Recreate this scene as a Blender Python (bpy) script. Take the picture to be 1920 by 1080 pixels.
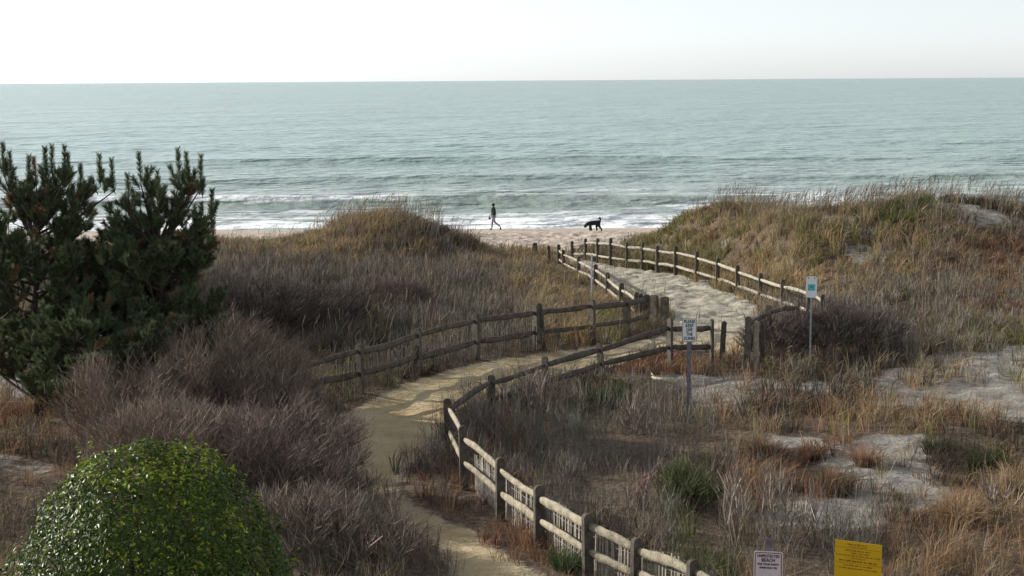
import bpy, math
import numpy as np
from mathutils import Matrix, Vector
R_ = math.radians
rng = np.random.default_rng(7)
for o in list(bpy.data.objects): bpy.data.objects.remove(o)
scn = bpy.context.scene
COL = scn.collection

# ------------------------------------------------------------------ camera
CZ = 10.0; F = 2800.0; PITCH = math.atan(390/F); ROLL = R_(-0.36)
cam = bpy.data.cameras.new('camera'); camo = bpy.data.objects.new('camera', cam); COL.objects.link(camo)
cam.sensor_width = 36; cam.lens = F/1920*36; cam.clip_start = .1; cam.clip_end = 60000
camo.matrix_world = Matrix.Translation((0, 0, CZ)) @ Matrix.Rotation(math.pi/2-PITCH, 4, 'X') @ Matrix.Rotation(ROLL, 4, 'Z')
scn.camera = camo
_m = np.array(camo.matrix_world)[:3, :3]
CR, CU, CF = _m[:, 0], _m[:, 1], -_m[:, 2]
def ray(px, py): return CF + CR*((px-960)/F) - CU*((py-540)/F)
def proj(x, y, z):
    v = np.stack([np.asarray(x, float), np.asarray(y, float), np.asarray(z, float)-CZ], -1)
    d = v@CF; d = np.where(d < 1, 1, d)
    return 960+F*(v@CR)/d, 540-F*(v@CU)/d, d

# ------------------------------------------------------------------ light
SAZ, SEL = 68.0, 21.0      # degrees left of the view direction, elevation
w = bpy.data.worlds.new('World'); scn.world = w; w.use_nodes = True
nt = w.node_tree; nt.nodes.clear()
sk = nt.nodes.new('ShaderNodeTexSky'); sk.sky_type = 'NISHITA'; sk.sun_disc = False
sk.sun_elevation = R_(SEL); sk.sun_rotation = R_(-SAZ); sk.air_density = .9; sk.dust_density = .35; sk.ozone_density = 3.0
hs = nt.nodes.new('ShaderNodeHueSaturation'); hs.inputs['Saturation'].default_value = .16
bg = nt.nodes.new('ShaderNodeBackground'); bg.inputs['Strength'].default_value = .13
wo = nt.nodes.new('ShaderNodeOutputWorld')
nt.links.new(sk.outputs[0], hs.inputs['Color']); tint = nt.nodes.new('ShaderNodeMix'); tint.data_type = 'RGBA'; tint.blend_type = 'MULTIPLY'; tint.inputs[0].default_value = 1; tint.inputs[7].default_value = (.96, .995, 1.02, 1)
nt.links.new(hs.outputs[0], tint.inputs[6]); nt.links.new(tint.outputs[2], bg.inputs['Color']); nt.links.new(bg.outputs[0], wo.inputs[0])
sl = bpy.data.lights.new('sun', 'SUN'); sl.energy = 4.3; sl.angle = R_(.8); sl.color = (1, .95, .85)
so = bpy.data.objects.new('sun', sl); COL.objects.link(so)
sd = Vector((-math.sin(R_(SAZ))*math.cos(R_(SEL)), math.cos(R_(SAZ))*math.cos(R_(SEL)), math.sin(R_(SEL))))
so.rotation_euler = sd.to_track_quat('Z', 'Y').to_euler(); so.location = (-40, 20, 40)
vs = scn.view_settings; vs.view_transform = 'Standard'; vs.look = 'None'; vs.exposure = 0.6; vs.gamma = 1

# ------------------------------------------------------------------ noise
def _hash(ix, iy, s):
    h = (ix.astype(np.int64)*374761393 + iy.astype(np.int64)*668265263 + s*974634777) & 0x7fffffff
    h = ((h ^ (h >> 13))*1274126177) & 0x7fffffff
    return ((h ^ (h >> 16)) & 0xffff)/65535.0
def vnoise(x, y, s=0):
    x = np.asarray(x, float); y = np.asarray(y, float)
    ix = np.floor(x); iy = np.floor(y); fx = x-ix; fy = y-iy
    fx = fx*fx*(3-2*fx); fy = fy*fy*(3-2*fy)
    a = _hash(ix, iy, s); b = _hash(ix+1, iy, s); c = _hash(ix, iy+1, s); d = _hash(ix+1, iy+1, s)
    return (a*(1-fx)+b*fx)*(1-fy)+(c*(1-fx)+d*fx)*fy
def fbm(x, y, s=0, o=4):
    t = 0; a = .5; n = 0
    for i in range(o):
        t = t+a*vnoise(x*2**i, y*2**i, s+i*17); n += a; a *= .5
    return t/n*2-1
def sstep(a, b, x):
    a = np.asarray(a, float); b = np.asarray(b, float); t = np.clip((np.asarray(x, float)-a)/(b-a), 0, 1); return t*t*(3-2*t)

# ------------------------------------------------------------------ terrain height
CORR = np.array([(5.0, 34), (6.2, 42), (6.9, 50), (5.6, 62), (3.9, 72), (2.0, 84)])
def seg_dist(x, y, P):
    best = np.full(np.shape(x), 1e9)
    for a, b in zip(P[:-1], P[1:]):
        ab = b-a; t = np.clip(((x-a[0])*ab[0]+(y-a[1])*ab[1])/(ab@ab), 0, 1)
        best = np.minimum(best, np.hypot(x-a[0]-t*ab[0], y-a[1]-t*ab[1]))
    return best
def hbase(x, y):
    x = np.asarray(x, float); y = np.asarray(y, float)
    beach = np.interp(y, [78, 86, 94.8, 99, 130, 400], [1.3, 1.12, .62, -.05, -3, -6])
    land = np.interp(y, [0, 42, 56, 66], [2.85, 2.85, 2.55, 2.1])
    z = land+.22*fbm(x/7, y/7, 3)+.10*fbm(x/1.7, y/1.7, 5)*sstep(85, 70, y)
    def g(cx, cy, sx, sy, a): return a*np.exp(-((x-cx)/sx)**2-((y-cy)/sy)**2)
    z = z+g(-6.5, 66, 3.0, 6, 1.7)+g(-2.9, 66, 2.6, 5, .95)
    z = z+g(17, 61, 5.2, 7, 2.35)+g(11, 61, 3.2, 6, 1.25)+g(25, 60, 6, 8, 1.15)+g(38, 60, 9, 8, 2)+g(-33, 62, 9, 8, 1.2)
    z = z+g(-3.8, 53, 4, 4, .35)+g(14, 47, 4, 4, .3)
    cut = sstep(66, 82, y-1.2*np.sin(x*.35))
    z = z*(1-cut)+beach*cut
    z = z+g(11.3, 70.5, 3.6, 4.5, 1.8)+g(8.3, 73, 2.3, 4, .85)
    z = np.where(y > 84, beach, z)
    path = np.interp(y, [0, 40, 52, 70, 80, 94.5], [2.8, 2.8, 2.15, 1.55, 1.25, .62])
    dd = seg_dist(x, y, CORR); wgt = sstep(np.where(y > 62, 5.2, 5.2), np.where(y > 62, 2.2, 2.7), dd)*sstep(36, 44, y)*sstep(92, 84, y)
    z = z*(1-wgt)+path*wgt
    sad = np.exp(-((x-.5)/2.2)**2)*sstep(60, 68, y)*(y < 84)
    z = z*(1-sad)+np.minimum(z, 1.45)*sad
    return z
def unproj(px, py):
    r = ray(px, py); ds = np.arange(11, 130, .25)
    P = ds[:, None]*r; g = CZ+P[:, 2]-hbase(P[:, 0], P[:, 1]); i = np.argmax(g < 0)
    if g[i] >= 0: i = len(ds)-1
    a, b = ds[i-1], ds[i]
    for _ in range(12):
        m = (a+b)/2; p = m*r
        if CZ+p[2]-float(hbase(p[0], p[1])) < 0: b = m
        else: a = m
    p = a*r; return np.array([p[0], p[1], CZ+p[2]]), a

# sand polygons traced on the photograph and laid on the ground
POLY = {
 'path': [(860,1110),(800,1010),(725,935),(655,870),(615,805),(640,772),(710,742),(800,706),(900,682),(1000,664),(1090,653),(1170,645),(1240,632),(1250,600),(1230,575),(1190,556),(1150,538),(1120,520),(1090,503),(1050,488),(1075,484),(1110,488),(1150,500),(1200,506),(1270,513),(1310,526),(1345,540),(1390,556),(1420,570),(1432,592),(1405,640),(1385,668),(1345,662),(1290,655),(1240,660),(1120,690),(1010,712),(900,745),(845,775),(832,825),(785,870),(745,905),(775,935),(830,960),(905,1010),(1010,1075),(1060,1110)],
 's1': [(1395,818),(1500,812),(1560,830),(1640,815),(1745,808),(1770,840),(1760,880),(1790,930),(1720,960),(1640,990),(1590,1000),(1500,985),(1420,985),(1400,960),(1500,945),(1600,930),(1590,900),(1520,880),(1500,850),(1430,840)],
 's2': [(-60,702),(90,700),(140,715),(120,745),(60,762),(-60,760)],
 's3': [(1480,735),(1560,700),(1700,690),(1800,655),(1990,640),(1990,770),(1850,775),(1750,760),(1620,735),(1540,742)],
 's4': [(1330,705),(1400,700),(1480,720),(1500,755),(1400,775),(1310,770),(1210,735),(1225,705)],
 's5': [(1560,740),(1700,750),(1850,768),(1990,778),(1990,795),(1850,785),(1700,765),(1560,752)],
 's6': [(1700,372),(1780,368),(1860,395),(1930,415),(1930,430),(1800,425),(1740,405)],
 's8': [(-60,850),(30,845),(90,870),(60,900),(-60,890)],
}
WP = {k: np.array([unproj(*p)[0][:2] for p in v]) for k, v in POLY.items()}
def inpoly(x, y, P):
    c = np.zeros(x.shape, bool); n = len(P)
    for i in range(n):
        x1, y1 = P[i]; x2, y2 = P[(i+1) % n]
        if y1 == y2: continue
        c ^= ((y1 > y) != (y2 > y)) & (x < (x2-x1)*(y-y1)/(y2-y1)+x1)
    return c
MX0, MY0, MR = -45.0, 6.0, .1
gx = np.arange(MX0, 45, MR); gy = np.arange(MY0, 97, MR); GX, GY = np.meshgrid(gx, gy)
wx = GX+.35*fbm(GX/1.3, GY/1.3, 41); wy = GY+.5*fbm(GX/1.3, GY/1.3, 43)
def blur(a, k):
    for ax in (0, 1):
        c = np.cumsum(np.concatenate([np.repeat(np.take(a, [0], ax), k, ax), a, np.repeat(np.take(a, [-1], ax), k+1, ax)], ax), ax)
        n = a.shape[ax]; a = (np.take(c, range(2*k, 2*k+n), ax)-np.take(c, range(0, n), ax))/(2*k)
    return a
PATHM = blur(inpoly(wx, wy, WP['path']).astype(float), 3)
SANDM = np.zeros(GX.shape)
for k, v in WP.items():
    if k != 'path': SANDM = np.maximum(SANDM, inpoly(wx, wy, v).astype(float))
SANDM = blur(SANDM, 4)*(.50+.5*sstep(-.22, .05, fbm(GX/.8, GY/.8, 61)))
SANDM = np.maximum(SANDM, .6*sstep(.30, .5, fbm(GX/2.6, GY/2.6, 71))*sstep(34, 38, GY))
BEACHM = sstep(72, 77, GY-5.5*sstep(4.8, 7.0, GX)+1.5*fbm(GX/3, GY/3, 9))
def look(M, x, y):
    i = np.clip(((np.asarray(x)-MX0)/MR).astype(int), 0, M.shape[1]-1); j = np.clip(((np.asarray(y)-MY0)/MR).astype(int), 0, M.shape[0]-1)
    return M[j, i]

# ------------------------------------------------------------------ materials
def nodes(name):
    m = bpy.data.materials.new(name); m.use_nodes = True; n = m.node_tree; n.nodes.clear()
    return m, n, n.nodes.new, n.links.new
def simple(name, col, rough=.7, var=.25, scale=8, bump=.2, metal=0, spec=.3):
    m, n, N, L = nodes(name)
    out = N('ShaderNodeOutputMaterial'); p = N('ShaderNodeBsdfPrincipled'); L(p.outputs[0], out.inputs[0])
    tc = N('ShaderNodeTexCoord'); nz = N('ShaderNodeTexNoise'); nz.inputs['Scale'].default_value = scale; nz.inputs['Detail'].default_value = 6
    L(tc.outputs['Object'], nz.inputs['Vector'])
    cr = N('ShaderNodeValToRGB'); cr.color_ramp.elements[0].position = .3; cr.color_ramp.elements[1].position = .7
    cr.color_ramp.elements[0].color = tuple(c*(1-var) for c in col)+(1,); cr.color_ramp.elements[1].color = tuple(min(1, c*(1+var)) for c in col)+(1,)
    L(nz.outputs['Fac'], cr.inputs[0]); L(cr.outputs[0], p.inputs['Base Color'])
    p.inputs['Roughness'].default_value = rough; p.inputs['Metallic'].default_value = metal; p.inputs['Specular IOR Level'].default_value = spec
    if bump:
        b = N('ShaderNodeBump'); b.inputs['Strength'].default_value = bump; b.inputs['Distance'].default_value = .01
        L(nz.outputs['Fac'], b.inputs['Height']); L(b.outputs[0], p.inputs['Normal'])
    return m
def wood(name, c0, c1):
    m, n, N, L = nodes(name)
    out = N('ShaderNodeOutputMaterial'); p = N('ShaderNodeBsdfPrincipled'); L(p.outputs[0], out.inputs[0])
    g = N('ShaderNodeNewGeometry'); nz = N('ShaderNodeTexNoise'); nz.inputs['Scale'].default_value = 6; nz.inputs['Detail'].default_value = 9; nz.inputs['Roughness'].default_value = .7
    L(g.outputs['Position'], nz.inputs['Vector'])
    n2 = N('ShaderNodeTexNoise'); n2.inputs['Scale'].default_value = 45; n2.inputs['Detail'].default_value = 3; L(g.outputs['Position'], n2.inputs['Vector'])
    ad = N('ShaderNodeMath'); ad.operation = 'MULTIPLY_ADD'; ad.inputs[1].default_value = .5; L(n2.outputs['Fac'], ad.inputs[0]); L(nz.outputs['Fac'], ad.inputs[2])
    cr = N('ShaderNodeValToRGB'); e = cr.color_ramp.elements; e[0].position = .52; e[1].position = .92; e[0].color = (*c0, 1); e[1].color = (*c1, 1)
    L(ad.outputs[0], cr.inputs[0]); L(cr.outputs[0], p.inputs['Base Color']); p.inputs['Roughness'].default_value = .85; p.inputs['Specular IOR Level'].default_value = .2
    b = N('ShaderNodeBump'); b.inputs['Strength'].default_value = .6; b.inputs['Distance'].default_value = .02; L(ad.outputs[0], b.inputs['Height']); L(b.outputs[0], p.inputs['Normal'])
    return m
def vegmat(name, trans=.25, rough=.7, gloss=.0):
    m, n, N, L = nodes(name)
    out = N('ShaderNodeOutputMaterial'); a = N('ShaderNodeAttribute'); a.attribute_name = 'Col'
    p = N('ShaderNodeBsdfPrincipled'); p.inputs['Roughness'].default_value = rough; p.inputs['Specular IOR Level'].default_value = gloss
    L(a.outputs['Color'], p.inputs['Base Color'])
    t = N('ShaderNodeBsdfTranslucent'); L(a.outputs['Color'], t.inputs['Color'])
    mx = N('ShaderNodeMixShader'); mx.inputs[0].default_value = trans; L(p.outputs[0], mx.inputs[1]); L(t.outputs[0], mx.inputs[2]); L(mx.outputs[0], out.inputs[0])
    return m
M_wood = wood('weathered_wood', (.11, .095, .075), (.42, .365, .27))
M_wood2 = wood('shaded_weathered_wood', (.028, .024, .021), (.125, .105, .085))  # same weathered wood, with the shade of backlit faces put into the colour
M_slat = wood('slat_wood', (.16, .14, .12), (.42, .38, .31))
M_slatdk = wood('shaded_slat_wood', (.06, .052, .045), (.22, .195, .16))  # slat wood darkened in colour to paint the shaded side of the fence
M_drift = wood('driftwood', (.35, .30, .22), (.75, .68, .52))
M_bark = simple('bark', (.07, .052, .042), .9, .4, 12, .6)
M_stem = simple('grey_brown_stem', (.17, .13, .105), .85, .35, 14, .4)
M_grass = vegmat('dry_grass', .30); M_twig = vegmat('bare_twigs', .0, .75, .15); M_need = vegmat('pine_needles', .15, .6, .2)
M_leaf = vegmat('glossy_leaves', .34, .38, .22)
M_metal = simple('galvanised_steel', (.34, .34, .37), .5, .2, 20, .1, .6, .5)
M_metdk = simple('dull_steel', (.17, .16, .19), .55, .3, 20, .1, .5, .4)
M_white = simple('white_enamel', (.70, .72, .72), .45, .07, 5, .02)
M_pinkw = simple('faded_white_enamel', (.62, .52, .53), .45, .08, 5, .02)
M_black = simple('black_paint', (.02, .02, .022), .5, .1, 5, 0)
M_red = simple('maroon_paint', (.10, .015, .03), .5, .1, 5, 0)
M_yel = simple('yellow_enamel', (.60, .35, .01), .45, .10, 4, .02)
M_brn = simple('faded_brown_paint', (.09, .035, .01), .6, .2, 30, 0)
M_teal = simple('teal_paint', (.09, .42, .44), .5, .1, 10, 0)

# ------------------------------------------------------------------ mesh helpers
def tag(o, label=None, cat=None, group=None, kind=None):
    if label: o['label'] = label
    if cat: o['category'] = cat
    if group: o['group'] = group
    if kind: o['kind'] = kind
    return o
def empty(name, loc, label=None, cat=None, group=None):
    o = bpy.data.objects.new(name, None); o.location = loc; o.empty_display_size = .2; COL.objects.link(o)
    return tag(o, label, cat, group)
def link(name, me, mat, parent=None, world=True):
    o = bpy.data.objects.new(name, me); COL.objects.link(o)
    if mat: me.materials.append(mat)
    if parent is not None:
        o.parent = parent
        if world: o.matrix_parent_inverse = Matrix.Translation(parent.location).inverted() if parent.parent is None else Matrix.Identity(4)
    return o
def npmesh(name, V, Q, C=None, smooth=False):
    V = np.ascontiguousarray(V, np.float32); Q = np.ascontiguousarray(Q, np.int32); k = Q.shape[1]
    me = bpy.data.meshes.new(name); me.vertices.add(len(V)); me.vertices.foreach_set('co', V.ravel())
    me.loops.add(Q.size); me.loops.foreach_set('vertex_index', Q.ravel())
    me.polygons.add(len(Q)); me.polygons.foreach_set('loop_start', np.arange(0, Q.size, k, dtype=np.int32))
    try: me.polygons.foreach_set('loop_total', np.full(len(Q), k, np.int32))
    except Exception: pass
    me.polygons.foreach_set('use_smooth', np.full(len(Q), smooth))
    me.update(calc_edges=True)
    if C is not None:
        a = me.color_attributes.new('Col', 'FLOAT_COLOR', 'POINT'); C4 = np.ones((len(V), 4), np.float32); C4[:, :3] = C; a.data.foreach_set('color', C4.ravel())
    return me
class Rib:
    """collects thin tapered ribbons (blades, twigs, needles)"""
    def __init__(s): s.a = []
    def add(s, P0, P1, w0, w1, C, side=None):
        n = len(P0); d = P1-P0
        if side is None:
            r = rng.normal(size=(n, 3)); r[:, 2] *= .3; side = np.cross(d, r)
        side = side/(np.linalg.norm(side, axis=1, keepdims=True)+1e-9)
        w0 = np.broadcast_to(np.asarray(w0, float), (n,))[:, None]*.5; w1 = np.broadcast_to(np.asarray(w1, float), (n,))[:, None]*.5
        V = np.stack([P0-side*w0, P0+side*w0, P1+side*w1, P1-side*w1], 1)
        s.a.append((V.astype(np.float32), np.repeat(np.asarray(C, np.float32)[:, None], 4, 1))); return side
    def mesh(s, name, off=None):
        V = np.concatenate([a[0] for a in s.a]).reshape(-1, 3); C = np.concatenate([a[1] for a in s.a]).reshape(-1, 3)
        if off is not None: V = V-np.asarray(off, np.float32)
        return npmesh(name, V, np.arange(len(V)).reshape(-1, 4), C)
def jit(col, n, v=.25, hue=.08):
    c = np.array(col)[None]*(1+rng.uniform(-v, v, (n, 1)))*(1+rng.uniform(-hue, hue, (n, 3))); return np.clip(c, 0, 1)
def tube_arrays(P, Rr, sides=6):
    P = np.asarray(P, float); Rr = np.broadcast_to(np.asarray(Rr, float), (len(P),)); T = np.gradient(P, axis=0); T /= np.linalg.norm(T, axis=1, keepdims=True)+1e-9
    up = np.array([0, 0, 1.]) if abs(T[0, 2]) < .9 else np.array([1., 0, 0]); V = []
    for p, t, r in zip(P, T, Rr):
        a = np.cross(t, up); a /= np.linalg.norm(a)+1e-9; b = np.cross(t, a)
        for k in range(sides):
            g = 2*math.pi*k/sides; V.append(p+r*(math.cos(g)*a+math.sin(g)*b))
    Q = [(i*sides+k, i*sides+(k+1) % sides, (i+1)*sides+(k+1) % sides, (i+1)*sides+k) for i in range(len(P)-1) for k in range(sides)]
    return np.array(V), Q
class MB:
    """collects tubes / boxes / prisms into one mesh"""
    def __init__(s): s.V = []; s.F = []
    def raw(s, V, F):
        o = len(s.V); s.V += [tuple(v) for v in V]; s.F += [tuple(i+o for i in f) for f in F]
    def tube(s, P, r, sides=6, cap=True):
        V, Q = tube_arrays(P, r, sides); F = list(Q)
        if cap: F += [tuple(range(sides))[::-1], tuple(range(len(V)-sides, len(V)))]
        s.raw(V, F)
    def box(s, c, ax, ay, az):
        c, ax, ay, az = map(lambda v: np.asarray(v, float), (c, ax, ay, az))
        V = [c+i*ax+j*ay+k*az for k in (-1, 1) for i, j in ((-1, -1), (1, -1), (1, 1), (-1, 1))]
        s.raw(V, [(3, 2, 1, 0), (4, 5, 6, 7), (0, 1, 5, 4), (1, 2, 6, 5), (2, 3, 7, 6), (3, 0, 4, 7)])
    def prism(s, pts, depth_vec, o, u, v):
        o, u, v, dv = map(lambda t: np.asarray(t, float), (o, u, v, depth_vec)); n = len(pts)
        A = [o+a*u+b*v for a, b in pts]; V = A+[p+dv for p in A]
        s.raw(V, [tuple(range(n))[::-1], tuple(range(n, 2*n))]+[(i, (i+1) % n, n+(i+1) % n, n+i) for i in range(n)])
    def build(s, name, mat, parent=None, off=(0, 0, 0), smooth=False):
        off = np.asarray(off); me = bpy.data.meshes.new(name); me.from_pydata([tuple(np.asarray(v)-off) for v in s.V], [], s.F)
        if smooth: me.polygons.foreach_set('use_smooth', [True]*len(me.polygons))
        me.update(); return link(name, me, mat, parent, False)

# ------------------------------------------------------------------ ground, path, beach
def stretched(a, b, step, far):
    core = np.arange(a, b+1e-6, step); lo = []; hi = []; s = step; v = core[0]
    while v > far[0]: s *= 1.25; v -= s; lo.append(v)
    s = step; v = core[-1]
    while v < far[1]: s *= 1.25; v += s; hi.append(v)
    return np.array(lo[::-1]+list(core)+hi)
tx = stretched(-38, 38, .16, (-2500, 2500)); ty = stretched(12, 97, .16, (-600, 260))
TX, TY = np.meshgrid(tx, ty)
near = sstep(60, 40, np.abs(TX))
pm = look(PATHM, TX, TY)*near; bm = look(BEACHM, np.clip(TX, -44, 44), TY); sm = look(SANDM, TX, TY)*near
TZ = hbase(TX, TY)
foot = np.maximum(pm*sstep(38, 46, TY), bm*sstep(92, 86, TY))
TZ = TZ-.05*pm*sstep(42, 38, TY)+.045*pm*sstep(42, 38, TY)*fbm(TX/.45, TY/.45, 93, 3)+foot*.13*fbm(TX/.40, TY/.40, 91, 2)+(1-foot)*(.02+.06*sm)*fbm(TX/.5, TY/.5, 92, 3)
sandy = np.clip(np.maximum(np.maximum(pm, bm), sm), 0, 1)
m, n, N, L = nodes('sand_and_litter')
out = N('ShaderNodeOutputMaterial'); p = N('ShaderNodeBsdfPrincipled'); L(p.outputs[0], out.inputs[0]); p.inputs['Roughness'].default_value = .9; p.inputs['Specular IOR Level'].default_value = .15
at = N('ShaderNodeAttribute'); at.attribute_name = 'Col'; sep = N('ShaderNodeSeparateColor'); L(at.outputs['Color'], sep.inputs[0])
g = N('ShaderNodeNewGeometry')
def noise(scale, detail=5, rough=.6):
    z = N('ShaderNodeTexNoise'); z.inputs['Scale'].default_value = scale; z.inputs['Detail'].default_value = detail; z.inputs['Roughness'].default_value = rough; L(g.outputs['Position'], z.inputs['Vector']); return z.outputs['Fac']
def ramp(fac, stops):
    c = N('ShaderNodeValToRGB'); e = c.color_ramp.elements
    while len(e) < len(stops): e.new(.5)
    for k, (pp, cc) in enumerate(stops): e[k].position = pp; e[k].color = (*cc, 1)
    L(fac, c.inputs[0]); return c.outputs[0]
def mixc(f, a, b, mode='MIX'):
    x = N('ShaderNodeMix'); x.data_type = 'RGBA'; x.blend_type = mode
    if isinstance(f, float): x.inputs[0].default_value = f
    else: L(f, x.inputs[0])
    L(a, x.inputs[6]); L(b, x.inputs[7]); return x.outputs[2]
def math_(op, a, b=None, c=None):
    x = N('ShaderNodeMath'); x.operation = op
    for i, v in enumerate((a, b, c)):
        if v is None: continue
        if isinstance(v, (int, float)): x.inputs[i].default_value = v
        else: L(v, x.inputs[i])
    return x.outputs[0]
pathn = ramp(noise(1.1), [(.3, (.31, .225, .12)), (.5, (.43, .335, .195)), (.7, (.50, .41, .26))])
pathf = ramp(noise(1.3), [(.3, (.29, .262, .205)), (.7, (.42, .385, .31))])
sp0 = N('ShaderNodeSeparateXYZ'); L(g.outputs['Position'], sp0.inputs[0]); fy = N('ShaderNodeMapRange'); fy.inputs[1].default_value = 37; fy.inputs[2].default_value = 46; L(sp0.outputs[1], fy.inputs[0])
pathc = mixc(fy.outputs[0], pathn, pathf)
pale = ramp(noise(1.6), [(.3, (.18, .168, .15)), (.7, (.31, .292, .262))])  # open sand patches, greyed and darkened so the colour carries their shade
beachc = ramp(noise(.7), [(.3, (.40, .33, .27)), (.7, (.52, .44, .37))])
litter = ramp(noise(9, 8, .75), [(.35, (.035, .026, .02)), (.5, (.10, .07, .05)), (.68, (.21, .155, .10))])
c = mixc(sep.outputs[1], pale, pathc); c = mixc(sep.outputs[2], c, beachc)
edge = math_('ADD', sep.outputs[0], math_('MULTIPLY', math_('SUBTRACT', noise(5, 8, .75), .5), 1.1))
mr = N('ShaderNodeMapRange'); mr.inputs[1].default_value = .42; mr.inputs[2].default_value = .62; L(edge, mr.inputs[0])
c = mixc(mr.outputs[0], litter, c)
speck = N('ShaderNodeMapRange'); speck.inputs[1].default_value = .54; speck.inputs[2].default_value = .64; L(noise(14, 4, .7), speck.inputs[0])
dark = ramp(noise(3), [(0, (.10, .075, .05)), (1, (.16, .12, .08))]); c = mixc(math_('MULTIPLY', speck.outputs[0], math_('SUBTRACT', .85, math_('MULTIPLY', math_('MAXIMUM', sep.outputs[2], sep.outputs[1]), .58))), c, dark)
sxyz = N('ShaderNodeSeparateXYZ'); L(g.outputs['Position'], sxyz.inputs[0])
wet = N('ShaderNodeMapRange'); wet.inputs[1].default_value = .62; wet.inputs[2].default_value = .40; L(math_('ADD', sxyz.outputs[2], math_('MULTIPLY', noise(.6), .12)), wet.inputs[0])
wetc = ramp(noise(1.), [(0, (.20, .155, .125)), (1, (.25, .20, .16))]); c = mixc(math_('MULTIPLY', wet.outputs[0], .85), c, wetc)
L(c, p.inputs['Base Color'])
h = math_('ADD', math_('MULTIPLY', noise(3.2, 3, .5), 1.0), math_('MULTIPLY', noise(16, 4, .6), .25))
b = N('ShaderNodeBump'); b.inputs['Strength'].default_value = .9; b.inputs['Distance'].default_value = .09; L(h, b.inputs['Height']); L(b.outputs[0], p.inputs['Normal'])
M_ground = m
ny, nx = TX.shape; V = np.stack([TX, TY, TZ], -1).reshape(-1, 3)
C = np.stack([sandy, pm, bm], -1).reshape(-1, 3)
I = (np.arange(ny-1)[:, None]*nx+np.arange(nx-1)[None]); Q = np.stack([I, I+1, I+nx+1, I+nx], -1)
du = np.gradient(V.reshape(ny, nx, 3), axis=1); dv = np.gradient(V.reshape(ny, nx, 3), axis=0); NN = np.cross(du, dv).reshape(-1, 3); NN /= np.linalg.norm(NN, axis=1, keepdims=True)
cls = np.where(TY[:-1, :-1] > 75, 2, np.where(pm[:-1, :-1] > .5, 1, 0))
for k, nm in enumerate(('ground', 'path', 'beach')):
    q = Q[cls == k]; u, inv = np.unique(q, return_inverse=True)
    me = npmesh(nm, V[u], inv.reshape(q.shape), C[u], True)
    me.normals_split_custom_set_from_vertices([tuple(v) for v in NN[u]])
    tag(link(nm, me, M_ground), kind='structure')
def hz(x, y): return hbase(x, y)-.04*look(PATHM, x, y)*sstep(42, 38, y)

# ------------------------------------------------------------------ sea
sx = stretched(-70, 70, .5, (-9000, 9000))
sy = [95.5]
while sy[-1] < 24000: sy.append(sy[-1]+(.22 if sy[-1] < 165 else max(.22, (sy[-1]-165)*.012+.22)))
sy = np.array(sy); SX, SY = np.meshgrid(sx, sy)
fade = sstep(900, 200, SY)
def crest(yc, amp, wf, wb, seed, xs=22, lo=.2, bend=2.5):
    yy = yc+bend*fbm(SX/30, SX*0+seed, seed, 3); a = amp*np.clip(lo+(1-lo)*sstep(-.35, .35, fbm(SX/xs, SX*0+3.3*seed, seed+5, 2)), 0, 1)
    d = SY-yy; return a*np.where(d < 0, np.exp(-(d/wf)**2), np.exp(-(d/wb)**2))
SZ = .13*fade*fbm(SX/9, SY/3.0, 201, 4)+.05*fade*fbm(SX/2.5, SY/.9, 202, 2)
SZ += crest(103.5, .16, .7, 2.2, 211)+crest(108, .25, .8, 3, 212)+crest(122, .75, 1.6, 4.5, 213, 30, .35)+crest(134, .22, 2, 5, 214)+crest(151, .62, 2.4, 6, 215, 40, .4)+crest(184, .75, 3.2, 8, 216, 40, .3)+crest(232, .35, 5, 10, 217)
SZ *= sstep(95.5, 101, SY)*.8+.2
SZ += .02
V = np.stack([SX, SY, SZ], -1).reshape(-1, 3); ny, nx = SX.shape
I = (np.arange(ny-1)[:, None]*nx+np.arange(nx-1)[None]); Q = np.stack([I, I+1, I+nx+1, I+nx], -1).reshape(-1, 4)
fo = fbm(SX/5, SY/1.1, 301, 5); fo2 = fbm(SX/14, SY/3, 305, 3); slope = np.gradient(SZ, axis=0)/np.gradient(SY, axis=0)
wash = sstep(117, 105, SY+2*fbm(SX/12, SX*0, 308))*sstep(-.42, .12, fo+.25)*(1-.5*sstep(.1, .3, -fo))
c122 = sstep(119.8, 121.3, SY-2.5*fbm(SX/30, SX*0+213, 213, 3)+.0)*sstep(126, 122, SY-2.5*fbm(SX/30, SX*0+213, 213, 3))*sstep(-.05, .25, fo2+.35*fo+.1)
mid = sstep(165, 122, SY)*sstep(106, 112, SY)*sstep(-.15, .42, fo+.35*fo2)*.6
foam = np.clip(np.maximum(np.maximum(wash, c122*.7), mid), 0, 1)
m, n, N, L = nodes('sea_water')
out = N('ShaderNodeOutputMaterial'); p = N('ShaderNodeBsdfPrincipled'); L(p.outputs[0], out.inputs[0])
g = N('ShaderNodeNewGeometry'); at = N('ShaderNodeAttribute'); at.attribute_name = 'Col'; sep = N('ShaderNodeSeparateColor'); L(at.outputs['Color'], sep.inputs[0])
def snoise(sx_, sy_, detail=4, rough=.6):
    mp = N('ShaderNodeMapping'); mp.inputs['Scale'].default_value = (sx_, sy_, 1); L(g.outputs['Position'], mp.inputs['Vector'])
    z = N('ShaderNodeTexNoise'); z.inputs['Scale'].default_value = 1; z.inputs['Detail'].default_value = detail; z.inputs['Roughness'].default_value = rough; L(mp.outputs[0], z.inputs['Vector']); return z.outputs['Fac']
wc = ramp(snoise(.01, .006, 3), [(.3, (.17, .28, .25)), (.7, (.21, .32, .29))])
fm = math_('MULTIPLY', sep.outputs[0], 1.0)
fn = N('ShaderNodeMapRange'); fn.inputs[1].default_value = .25; fn.inputs[2].default_value = .75; L(math_('ADD', fm, math_('MULTIPLY', math_('SUBTRACT', snoise(2.2, 5, 6, .7), .5), .9)), fn.inputs[0])
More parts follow.
